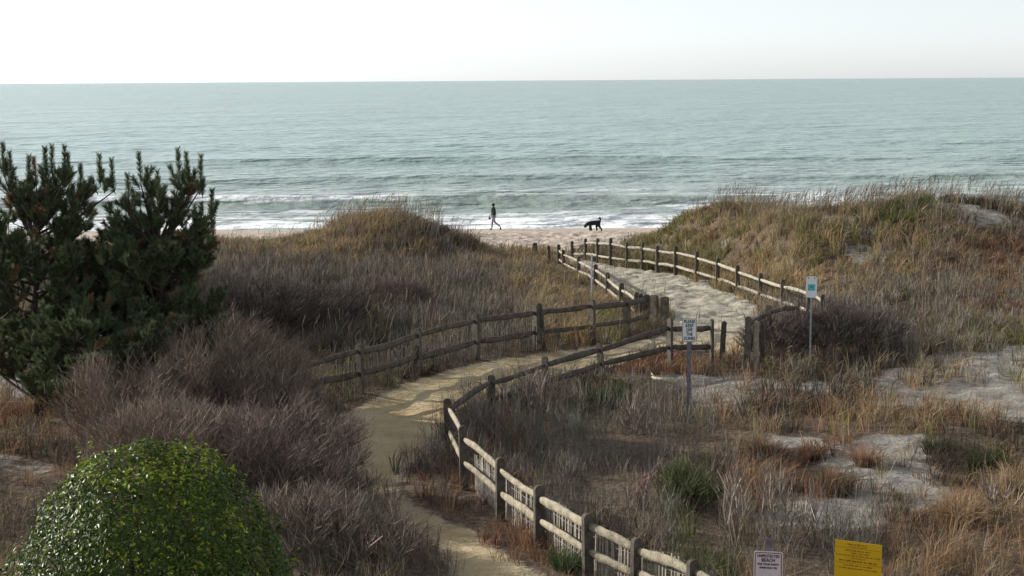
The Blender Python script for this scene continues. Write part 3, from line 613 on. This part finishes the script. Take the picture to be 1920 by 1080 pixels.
# ------------------------------------------------------------------ shrubs
def wpos(px, d, off=0):
    r = ray(px, 540); k = d/math.hypot(r[0], r[1]); x, y = r[0]*k, r[1]*k; return np.array([x, y, float(hbase(x, y))])
def bare_shrub(px, d, R, H, label, col=(.15, .10, .095), dens=1.0, tw=.0095, up=.9, name='bare_shrub', cat='shrub', group=None, light=None):
    P = wpos(px, d); root = empty(name, tuple(P), label, cat, group); nst = int(26*dens*max(R, .7)); mb = MB(); rb = Rib(); tips = []
    for i in range(nst):
        a = rng.uniform(0, 2*math.pi); rr_ = R*math.sqrt(rng.uniform(.02, 1)); hh2 = H*math.sqrt(max(.12, 1-(rr_/R)**2*.85))*rng.uniform(.75, .95)
        b0 = np.array([math.cos(a), math.sin(a), 0])*rr_*.35; b0[2] = float(hbase(P[0]+b0[0], P[1]+b0[1]))-P[2]-.05; e = np.array([math.cos(a)*rr_, math.sin(a)*rr_, hh2*.85]); m1 = b0*.6+e*.4+rng.normal(0, .06, 3); m1[2] = hh2*.35; m2 = b0*.25+e*.75+rng.normal(0, .06, 3); m2[2] = hh2*.65
        r0 = .012+.006*H; mb.tube([b0, m1, m2, e], [r0, r0*.75, r0*.5, r0*.25], 4, False)
        f = rng.random((int(16*dens), 1)); tips.append(np.where(f < .5, m1+(m2-m1)*f*2, m2+(e-m2)*(f-.5)*2))
    T = np.concatenate(tips); n = len(T)
    def level(T, n_per, ln, w0, rad=.7):
        n = len(T)*n_per; q0 = np.repeat(T, n_per, 0); rel = q0/np.array([R, R, H]); a = rng.uniform(0, 2*math.pi, n)
        dv = np.stack([np.cos(a)*.55+rel[:, 0]*rad, np.sin(a)*.55+rel[:, 1]*rad, up*rng.uniform(.4, 1.3, n)], 1); dv /= np.linalg.norm(dv, axis=1, keepdims=True)
        q1 = q0+dv*(ln*rng.uniform(.5, 1.2, n))[:, None]; az = np.arctan2(q1[:, 1], q1[:, 0]); lump = .72+.62*vnoise(np.cos(az)*2.2+P[0], np.sin(az)*2.2+q1[:, 2]*1.6+P[1], 88); env = ((q1[:, 0]/R)**2+(q1[:, 1]/R)**2+(q1[:, 2]/H)**2)/lump**2; ok = env < .95+rng.random(n)**2*.7
        q0, q1 = q0[ok], q1[ok]; rb.add(q0, q1, w0, w0*.5, jit(col, len(q0), .3, .06)*np.where(rng.random((len(q0), 1)) < .25, 1.8, .85)); return q1
    q = level(T, 2, .40, tw*1.9); q2 = level(q[rng.random(len(q)) < .95], 3, .27, tw*.8); level(q2[rng.random(len(q2)) < .75], 3, .20, tw*.6)
    mb.build('stems', M_stem, root); link('twigs', rb.mesh('twigs'), M_twig, root, False); return root
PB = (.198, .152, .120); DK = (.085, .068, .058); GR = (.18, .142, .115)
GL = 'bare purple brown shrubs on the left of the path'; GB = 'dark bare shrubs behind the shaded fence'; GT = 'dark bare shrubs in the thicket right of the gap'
for a in [(395,30.5,2.2,2.75,'tallest bare purple brown shrub, its crown rising below the dark thicket in the left half',PB,1.2,GL),
  (235,29,1.6,2.2,'bare purple brown shrub in front of the pines, left of the tallest one',PB,1.1,GL),
  (515,29.3,1.15,1.15,'bare shrub with arching twigs hanging over the left edge of the sandy path',PB,1.1,GL),
  (330,25.5,1.7,1.9,'broad bare purple brown shrub right behind the round green bush',PB,1.2,GL),
  (510,25.5,1.6,1.75,'bare reddish brown shrub between the round green bush and the path bend',(.19,.145,.125),1.1,GL),
  (185,24.5,.9,1.2,'small bare shrub at the left shoulder of the round green bush',PB,1,GL),
  (618,24.0,.8,1.35,'open bare shrub with dark forked branches reaching over the path',(.13,.10,.085),.6,GL),
  (560,22.0,1.1,1.0,'low bare shrub at the right flank of the round green bush',GR,1.1,GL),
  (700,21.5,.9,.75,'low grey bare shrub at the bottom edge beside the path',GR,1.1,GL),
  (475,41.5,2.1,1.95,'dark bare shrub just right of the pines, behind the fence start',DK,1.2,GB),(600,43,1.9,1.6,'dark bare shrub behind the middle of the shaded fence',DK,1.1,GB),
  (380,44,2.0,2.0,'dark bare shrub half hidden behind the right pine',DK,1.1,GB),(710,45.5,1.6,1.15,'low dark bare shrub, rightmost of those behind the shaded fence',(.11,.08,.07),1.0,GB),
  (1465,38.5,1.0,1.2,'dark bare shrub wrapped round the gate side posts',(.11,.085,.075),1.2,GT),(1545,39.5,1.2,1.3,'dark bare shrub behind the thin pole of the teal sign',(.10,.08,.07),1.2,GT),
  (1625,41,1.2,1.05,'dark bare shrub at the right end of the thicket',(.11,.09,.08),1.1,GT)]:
    bare_shrub(a[0], a[1], a[2], a[3], a[4], a[5], a[6], group=a[7])
GP = 'pale leafless saplings at the lower right'
for a in [(1388,22.3,.42,1.15,'tall pale leafless sapling above the pinkish sign'),(1465,22.6,.4,1.1,'pale leafless sapling between the two signs at the bottom edge'),(1545,22.4,.38,.95,'pale leafless sapling left above the yellow notice'),(1885,24.6,.55,.95,'pale spiky leafless shrub at the right edge')]:
    bare_shrub(*a, col=(.25, .21, .175), dens=.4, tw=.010, up=1.3, name='pale_sapling', cat='sapling', group=GP)
GN = 'leafless weeds behind the near fence'
for a in [(1000,31.5,.45,.95,'tall forked weed behind the second dark rail of the near fence'),(1190,30,.4,.9,'branching weed in the grey brush right of the near fence'),(900,29.5,.35,.8,'thin forked weed just right of the corner post')]:
    bare_shrub(*a, col=(.22, .18, .155), dens=.5, tw=.010, up=1.2, name='leafless_weed', cat='weed', group=GN)
bare_shrub(1210, 24.2, .22, .75, 'thin stalk with pinkish seed heads behind the lower end of the near fence', col=(.26, .16, .16), dens=.45, tw=.010, name='seed_stalk', cat='weed')

def leafy(px, d, R, H, label, col, n, size, name='green_shrub', mat=None, zc=None, group=None, lumpy=.07, prof=None, nj=.42):
    P = wpos(px, d); root = empty(name, tuple(P), label, 'shrub', group)
    u = rng.normal(size=(n, 3)); u /= np.linalg.norm(u, axis=1, keepdims=True); u[:, 2] = np.where(u[:, 2] < -.75, -u[:, 2], u[:, 2])
    rr_ = 1+lumpy*fbm(u[:, 0]*3+7, u[:, 1]*3+u[:, 2]*2.5, 77, 3); sh = 1-np.abs(rng.normal(0, .06, n)); sh = np.where(rng.random(n) < .25, rng.uniform(.6, .95, n), sh)
    sh = sh+(rng.random(n) < .02)*.06
    if prof is not None:
        tt, rp = prof; q = rng.random(n)**.62*tt[-1]; rr0 = np.interp(q, tt, rp); ph = rng.uniform(0, 2*math.pi, n); slp = np.clip(np.interp(q+.1, tt, rp)-np.interp(np.maximum(q-.1, 0), tt, rp), -.2, 3)/.2
        u = np.stack([np.cos(ph), np.sin(ph), np.clip(slp, -1, 4)], 1); u /= np.linalg.norm(u, axis=1, keepdims=True)
        s_ = np.where(rng.random(n) < .3, rng.uniform(.5, .95, n), 1-np.abs(rng.normal(0, .04, n)))*(1+lumpy*fbm(np.cos(ph)*2+7+q*1.5, np.sin(ph)*2+q*1.5, 77, 3)); s_ = np.where(q < .18, np.sqrt(rng.random(n)), s_)
        s_ = s_*np.where(vnoise(np.cos(ph)*6+20, q*5+np.sin(ph)*6, 33) > .66, rng.uniform(1, 1.10, n), 1)
        C_ = np.stack([np.cos(ph)*rr0*s_, np.sin(ph)*rr0*s_, H-q-.03*np.abs(rng.normal(size=n))+.09*(vnoise(np.cos(ph)*rr0*4+9, np.sin(ph)*rr0*4, 34)-.5)], 1)
        pick = rng.choice(n, 110, replace=False); pick = pick[q[pick] < 1.9]; exC = []; exU = []
        for k in pick:
            dv = u[k]+np.array([0, 0, .9])+rng.normal(0, .3, 3); dv /= np.linalg.norm(dv); L9 = rng.uniform(.08, .20); m9 = 16; f9 = rng.uniform(0, 1, m9)[:, None]
            base9 = np.array([math.cos(ph[k])*rr0[k], math.sin(ph[k])*rr0[k], H-q[k]]); exC.append(base9+dv*f9*L9+rng.normal(0, .018, (m9, 3))); exU.append(np.repeat(dv[None], m9, 0))
    zc_ = H*.47 if zc is None else zc; rz = H-zc_; 
    if prof is None: C_ = u*np.array([R, R, rz])*(rr_*sh)[:, None]+[0, 0, zc_]; low = u[:, 2] < 0; C_[low, 2] = zc_+u[low, 2]*zc_*sh[low]
    nex = 0
    if prof is not None: exC = np.concatenate(exC); nex = len(exC); C_ = np.concatenate([C_, exC]); u = np.concatenate([u, np.concatenate(exU)])
    ok = C_[:, 2] > .02; u, C_ = u[ok], C_[ok]; n = len(C_)
    nrm = u+rng.normal(0, nj, (n, 3))+[0, 0, .35]; nrm /= np.linalg.norm(nrm, axis=1, keepdims=True)
    t = np.cross(nrm, rng.normal(size=(n, 3))); t[:, 2] += .25; t -= nrm*(t*nrm).sum(1, keepdims=True); t /= np.linalg.norm(t, axis=1, keepdims=True); b_ = np.cross(nrm, t)
    s = (size*rng.uniform(.7, 1.25, n))[:, None]; V = np.stack([C_-t*s*.5, C_-t*s*.1-b_*s*.25+nrm*s*.08, C_+t*s*.28-b_*s*.2+nrm*s*.06, C_+t*s*.55, C_+t*s*.28+b_*s*.2+nrm*s*.06, C_-t*s*.1+b_*s*.25+nrm*s*.08], 1)
    young = (rng.random(n) < .12+.7*(u[:, 2] > .72)*(vnoise(C_[:, 0]*3+9, C_[:, 1]*3, 5) > .40)); cc = jit(col, n, .3, .08); cc[young] = jit((col[0]*4.0, col[1]*3.0, col[2]*1.2), young.sum(), .25)  # scattered young leaves; up-facing ones painted brighter to carry sunlight on top
    I0 = np.arange(n)[:, None]*6; Q = np.concatenate([I0+[0, 1, 2, 3], I0+[0, 3, 4, 5]], 0)
    link('leaves', npmesh('leaves', V.reshape(-1, 3), Q, np.repeat(cc, 6, 0)), mat or M_leaf, root, False)
    mb = MB()
    for k in range(14):
        a = rng.uniform(0, 6.28); e = np.array([math.cos(a)*R*.7, math.sin(a)*R*.7, H*rng.uniform(.5, .85)]); mb.tube([(math.cos(a)*.08, math.sin(a)*.08, -.1), e*[.4, .4, .5], e], [.03, .02, .008], 5, False)
    mb.build('stems', M_bark, root); return root
leafy(264, 17.2, 1.66, 3.20, 'big round glossy dark green bush at the bottom left corner', (.044, .075, .012), 52000, .058, name='round_evergreen_bush', prof=(np.array([0, .03, .10, .25, .56, .92, 1.4, 2.0, 2.6, 3.1]), np.array([.02, .22, .46, .76, 1.02, 1.25, 1.56, 1.72, 1.66, 1.45])), nj=.38, lumpy=.17)
bare_shrub(1300, 24.4, .6, .7, 'low dark green bush beside the lower end of the near fence', col=(.10, .11, .05), dens=2.6, tw=.006, up=.9, name='green_shrub')
leafy(138, 20.5, .28, 1.55, 'small yellow green sapling at the left shoulder of the big round bush', (.075, .10, .02), 900, .06, group='low green plants among the dry brush')
def tussock(px, py, R, H, n, col, label, name='grass_tussock', group=None, mat=None, w_=.012, cat='grass clump'):
    P, _ = unproj(px, py); rb = Rib(); a = rng.uniform(0, 6.28, n); r0 = R*np.sqrt(rng.random(n))*.5; dv = np.stack([np.cos(a), np.sin(a), 0*a], 1); h = H*rng.uniform(.55, 1.1, n); le = np.abs(rng.normal(.45, .42, n)); h = h*rng.uniform(.5, 1.15, n); c = jit(col, n, .45)
    p0 = dv*r0[:, None]-[0, 0, .04]; p1 = p0+dv*(h*le*.35)[:, None]+np.array([0, 0, 1])*(h*.6)[:, None]; p2 = p1+dv*(h*le*.8)[:, None]+np.array([0, 0, 1])*(h*.4*np.clip(1.2-le, -.2, 1))[:, None]
    s = rb.add(p0, p1, w_, w_*.8, c); rb.add(p1, p2, w_*.8, w_*.2, c, s); o = link(name, rb.mesh(name), mat or M_grass); o.location = P; return tag(o, label, cat, group)
GG = 'separate grass clumps on open sand'
tussock(1150, 762, .6, .42, 1100, (.045, .075, .028), 'dark green tuft below the dark rails of the near fence', group='green tufts'); tussock(1062, 1068, .35, .4, 400, (.07, .10, .04), 'small green tuft at the foot of the near fence', group='green tufts')
tussock(1688, 425, .9, .75, 900, (.08, .10, .035), 'greenish clump high on the right dune', group='green tufts', w_=.02)
for px_, py_, R_m, H_m, n_, c_, l_ in [(1625,872,.38,.46,500,(.27,.175,.12),'pinkish tan clump alone in the middle of the bare sand patch'),(1520,858,.35,.36,420,(.16,.10,.07),'reddish clump at the upper edge of the bare sand patch'),
  (1800,985,.55,.62,700,(.28,.20,.12),'large golden clump right of the bare sand patch'),(1900,925,.45,.6,500,(.30,.22,.13),'tan clump at the right edge of the picture'),(1690,960,.2,.24,150,(.12,.10,.06),'small dull clump at the lower end of the bare sand'),
  (1680,935,.14,.22,120,(.16,.11,.07),'tiny tuft in the middle of the lower bare sand'),(1440,860,.55,.42,600,(.17,.105,.07),'wide reddish clump left of the bare sand patch'),(1760,850,.5,.42,600,(.07,.07,.04),'dark clump at the upper right of the bare sand'),
  (1850,880,.6,.5,800,(.06,.062,.035),'broad dark clump near the right edge above the tan clump'),(1560,925,.6,.5,700,(.15,.10,.065),'brown clump reaching into the bare sand from the left')]:
    tussock(px_, py_, R_m, H_m, n_, c_, l_, group=GG)

# ------------------------------------------------------------------ pines
def pine(px, d, H, Rr, label, spires, seed, nl=16):
    global rng
    keep_r = rng; rng = np.random.default_rng(seed)
    P = wpos(px, d); root = empty('pine_tree', tuple(P), label, 'tree', 'young pines at the left edge'); mb = MB(); br = MB(); rb = Rib(); SH = []
    trunk = np.array([(0, 0, -.2), (.08, 0, H*.2), (-.05, .1, H*.42), (.1, .05, H*.62), (.05, 0, H*.8)]); mb.tube(trunk, [.13, .11, .085, .06, .03], 8)
    def tp(z): return np.array([np.interp(z, trunk[:, 2], trunk[:, k]) for k in range(3)])
    ends = []
    for i in range(nl*3):
        f = (i+.5)/(nl*3); z0 = H*(.03+.70*f); a = i*2.4+rng.uniform(-.4, .4); rad = Rr*(1.05-.45*max(0, f-.35))*rng.uniform(.7, 1.05)
        e = tp(z0)+np.array([math.cos(a)*rad, math.sin(a)*rad, H*rng.uniform(.10, .22)]); ends.append((tp(z0), e))
    for px_, py_ in spires:
        r = ray(px_, py_); k = (P[1]+rng.uniform(-.5, .5))/r[1]; top = np.array([r[0]*k, r[1]*k, CZ+r[2]*k])-P; z0 = max(H*.3, top[2]-1.7); e = top-[0, 0, .65]; ends.append((tp(z0), e)); SH.append((e, np.array([rng.uniform(-.06, .06), 0, 1.]), .68)); 
        for _ in range(3): SH.append((e-[0, 0, .1]+rng.normal(0, .08, 3), np.array([rng.uniform(-.5, .5), rng.uniform(-.5, .5), 1.]), rng.uniform(.3, .45)))
    for ei, (s0, e) in enumerate(ends):
        m = (s0+e)/2+[0, 0, -.12]; br.tube([s0, m, e], [.035, .025, .012], 5, False)
        for _ in range(10 if ei < nl*3 else 5):
            f = rng.uniform(.25, 1) if ei < nl*3 else rng.uniform(.1, .7); q = s0*(1-f)**2+2*f*(1-f)*m+e*f*f; dv = (e-s0)/np.linalg.norm(e-s0)+rng.normal(0, .65, 3); dv[2] = abs(dv[2])*.6+.45; dv /= np.linalg.norm(dv); q2 = q+dv*rng.uniform(.2, .5); br.tube([q, q2], [.014, .009], 4, False)
            for _k in range(3):
                d3 = dv*.5+rng.normal(0, .45, 3); d3[2] = abs(d3[2])+.55; SH.append((q2, d3, rng.uniform(.22, .40)))
    for b0, dv, ln in SH:
        dv = dv/np.linalg.norm(dv); n = int(175*ln/.35); f = rng.uniform(.05, 1, n)**.8; q = b0+dv*(ln*f)[:, None]; r3 = rng.normal(size=(n, 3)); r3 -= dv*(r3@dv)[:, None]; r3 /= np.linalg.norm(r3, axis=1, keepdims=True)
        nd = r3*.75+dv*(.55+.5*f)[:, None]; nd /= np.linalg.norm(nd, axis=1, keepdims=True); L3 = rng.uniform(.08, .125, n)[:, None]; rb.add(q, q+nd*L3, .010, .005, jit((.20, .125, .065) if rng.random() < .06 else (.095, .122, .060), n, .45, .14))
        br.tube([b0, b0+dv*ln], [.009, .005], 4, False)
    mb.build('trunk', M_bark, root); br.build('branches', M_bark, root); link('crown', rb.mesh('crown'), M_need, root, False); rng = keep_r
pine(295, 33.0, 4.6, 1.12, 'right hand pine with dark upright candle shoots, beside the open sea view', [(335,283),(352,290),(374,296),(262,290),(275,318),(394,360),(400,415),(378,385),(296,325),(240,330)], 5, 12)
pine(180, 31.3, 2.5, 1.5, 'low young pine filling the gap beneath the two taller pines', [], 11, 8)
pine(205, 34.2, 3.95, 1.15, 'middle pine standing between and behind the two taller pines', [], 21, 11)
pine(60, 34.0, 4.9, 1.9, 'left hand pine cut by the left edge of the picture, with dark upright candle shoots', [(4,272),(20,290),(52,296),(84,280),(95,276),(118,278),(128,292),(186,294),(210,303),(150,312),(66,300)], 9, 14)

# ------------------------------------------------------------------ person and dog
def skin(name, verts, edges, rad, mat, parent, sub=2, root=0):
    me = bpy.data.meshes.new(name); me.from_pydata(verts, edges, []); me.update(); o = link(name, me, mat, parent, False)
    mo = o.modifiers.new('Skin', 'SKIN'); mo.use_smooth_shade = True
    for i, v in enumerate(me.skin_vertices[0].data):
        r = rad[i]; v.radius = r if isinstance(r, tuple) else (r, r); v.use_root = i == root
    s = o.modifiers.new('Subdivision', 'SUBSURF'); s.levels = sub; s.render_levels = sub; return o
M_skin = simple('skin', (.42, .26, .19), .6, .05, 10, 0); M_jack = simple('dark_green_jacket', (.016, .028, .020), .8, .3, 14, .3); M_trou = simple('grey_trousers', (.20, .20, .26), .8, .25, 12, .3)
M_hair = simple('black_hair', (.008, .008, .010), .7, .2, 30, .3); M_fur = simple('black_curly_fur', (.012, .011, .017), .85, .5, 40, .9)
P, d_ = unproj(926, 431); K_ = 51*d_/F/1.74
root = empty('person', tuple(P), 'person in a dark green jacket and grey trousers walking left along the water edge', 'person'); root.scale = (K_,)*3
# body faces -X, mid stride
bv = [(0, 0, .93), (-.01, 0, 1.08), (-.02, 0, 1.28), (-.03, 0, 1.43), (-.045, 0, 1.52), (-.05, 0, 1.60), (-.055, 0, 1.68),
      (-.02, -.16, 1.38), (.02, -.20, 1.14), (-.09, -.19, .93), (-.12, -.19, .86), (-.02, .16, 1.38), (.00, .21, 1.12), (-.20, .20, .95), (-.25, .20, .90),
      (-.02, -.09, .88), (.06, -.09, .50), (.42, -.09, .22), (.44, -.09, .10), (-.01, .09, .88), (-.10, .09, .47), (-.13, .09, .08), (-.25, .09, .03), (.40, -.09, .03)]
be = [(0, 1), (1, 2), (2, 3), (3, 4), (4, 5), (5, 6), (3, 7), (7, 8), (8, 9), (9, 10), (3, 11), (11, 12), (12, 13), (13, 14), (0, 15), (15, 16), (16, 17), (17, 18), (18, 23), (0, 19), (19, 20), (20, 21), (21, 22)]
br_ = [(.13, .10), (.12, .09), (.13, .10), (.09, .07), .05, (.075, .085), .06, .055, .045, .035, .03, .055, .045, .035, .03, .085, .055, .04, .035, .085, .055, .04, .03, .03]
skin('body', bv, be, br_, M_skin, root)
jv = [(0, 0, .86), (-.01, 0, 1.08), (-.02, 0, 1.28), (-.03, 0, 1.42), (-.04, 0, 1.50), (-.02, -.17, 1.38), (.02, -.21, 1.14), (-.08, -.20, .97), (-.02, .17, 1.38), (.00, .22, 1.12), (-.17, .21, .97)]
je = [(0, 1), (1, 2), (2, 3), (3, 4), (3, 5), (5, 6), (6, 7), (3, 8), (8, 9), (9, 10)]
skin('jacket', jv, je, [(.20, .19), (.175, .17), (.175, .17), (.13, .12), .09, .08, .068, .055, .08, .068, .055], M_jack, root)
skin('trousers', [(0, 0, .95), (-.02, -.09, .86), (.06, -.09, .50), (.40, -.09, .235), (-.01, .09, .86), (-.10, .09, .47), (-.13, .09, .13)], [(0, 1), (1, 2), (2, 3), (0, 4), (4, 5), (5, 6)], [(.14, .12), .10, .072, .055, .10, .072, .055], M_trou, root)
skin('hair', [(-.02, 0, 1.47), (-.015, 0, 1.57), (-.035, 0, 1.665), (-.05, 0, 1.71)], [(0, 1), (1, 2), (2, 3)], [.08, .105, .115, .07], M_hair, root)
for nm, a, b_, c_ in (('shoe', (-.09, .09, .055), (-.17, .09, .045), (-.29, .09, .035)), ('shoe', (.46, -.09, .17), (.43, -.09, .09), (.385, -.09, .0))):
    skin(nm, [a, b_, c_], [(0, 1), (1, 2)], [.058, .055, .04], M_hair, root)
fe = MB(); fe.tube([(-.135, 0, 1.60), (-.165, 0, 1.585), (-.135, 0, 1.57)], [.008, .016, .008], 6); fe.build('nose', M_skin, root)
# hand held bag
bg_ = MB(); pts = [(0, 0, .02), (0, 0, -.06), (0, 0, -.15), (0, 0, -.22), (0, 0, -.26)]; bg_.tube(pts, [.012, .025, .07, .075, .03], 10)
o = bg_.build('small_bag', M_hair, smooth=True); o.location = Vector(P)+Vector((-.27, .20, .90))*K_; o.scale = (K_,)*3; tag(o, 'small dark bag hanging from the hand of the walking person', 'bag')
# dog, head low, walking left
P, d_ = unproj(1113, 433); K_ = 30*d_/F/1.02
root = empty('dog', tuple(P), 'shaggy black dog walking head down along the water edge', 'dog'); root.scale = (K_,)*3
dv_ = [(-.02, 0, .50), (-.20, 0, .49), (.20, 0, .53), (.33, 0, .53), (-.34, 0, .47), (-.46, 0, .40), (-.54, 0, .30), (-.60, 0, .22),
       (-.20, -.10, .36), (-.24, -.10, .20), (-.23, -.10, .03), (-.27, -.10, .02), (-.22, .10, .36), (-.17, .10, .20), (-.12, .10, .03), (-.16, .10, .02),
       (.33, -.10, .40), (.36, -.10, .26), (.47, -.10, .17), (.50, -.10, .03), (.46, -.10, .02), (.28, .10, .40), (.16, .10, .28), (.22, .10, .16), (.21, .10, .03), (.17, .10, .02),
       (.42, 0, .66), (.44, 0, .78), (.38, 0, .86), (.30, 0, .80)]
de = [(0, 1), (0, 2), (2, 3), (1, 4), (4, 5), (5, 6), (6, 7), (1, 8), (8, 9), (9, 10), (10, 11), (1, 12), (12, 13), (13, 14), (14, 15), (3, 16), (16, 17), (17, 18), (18, 19), (19, 20), (3, 21), (21, 22), (22, 23), (23, 24), (24, 25), (3, 26), (26, 27), (27, 28), (28, 29)]
dr = [(.15, .165), (.17, .19), (.14, .15), (.135, .14), .125, .12, .115, .07] + [.095, .07, .06, .055]*2 + [.115, .085, .06, .06, .055]*2 + [.055, .06, .07, .055]
skin('body', dv_, de, dr, M_fur, root)
for s in (-1, 1): skin('ear', [(-.44, s*.08, .42), (-.47, s*.12, .34), (-.48, s*.12, .26)], [(0, 1), (1, 2)], [.03, .045, .03], M_fur, root, 1)
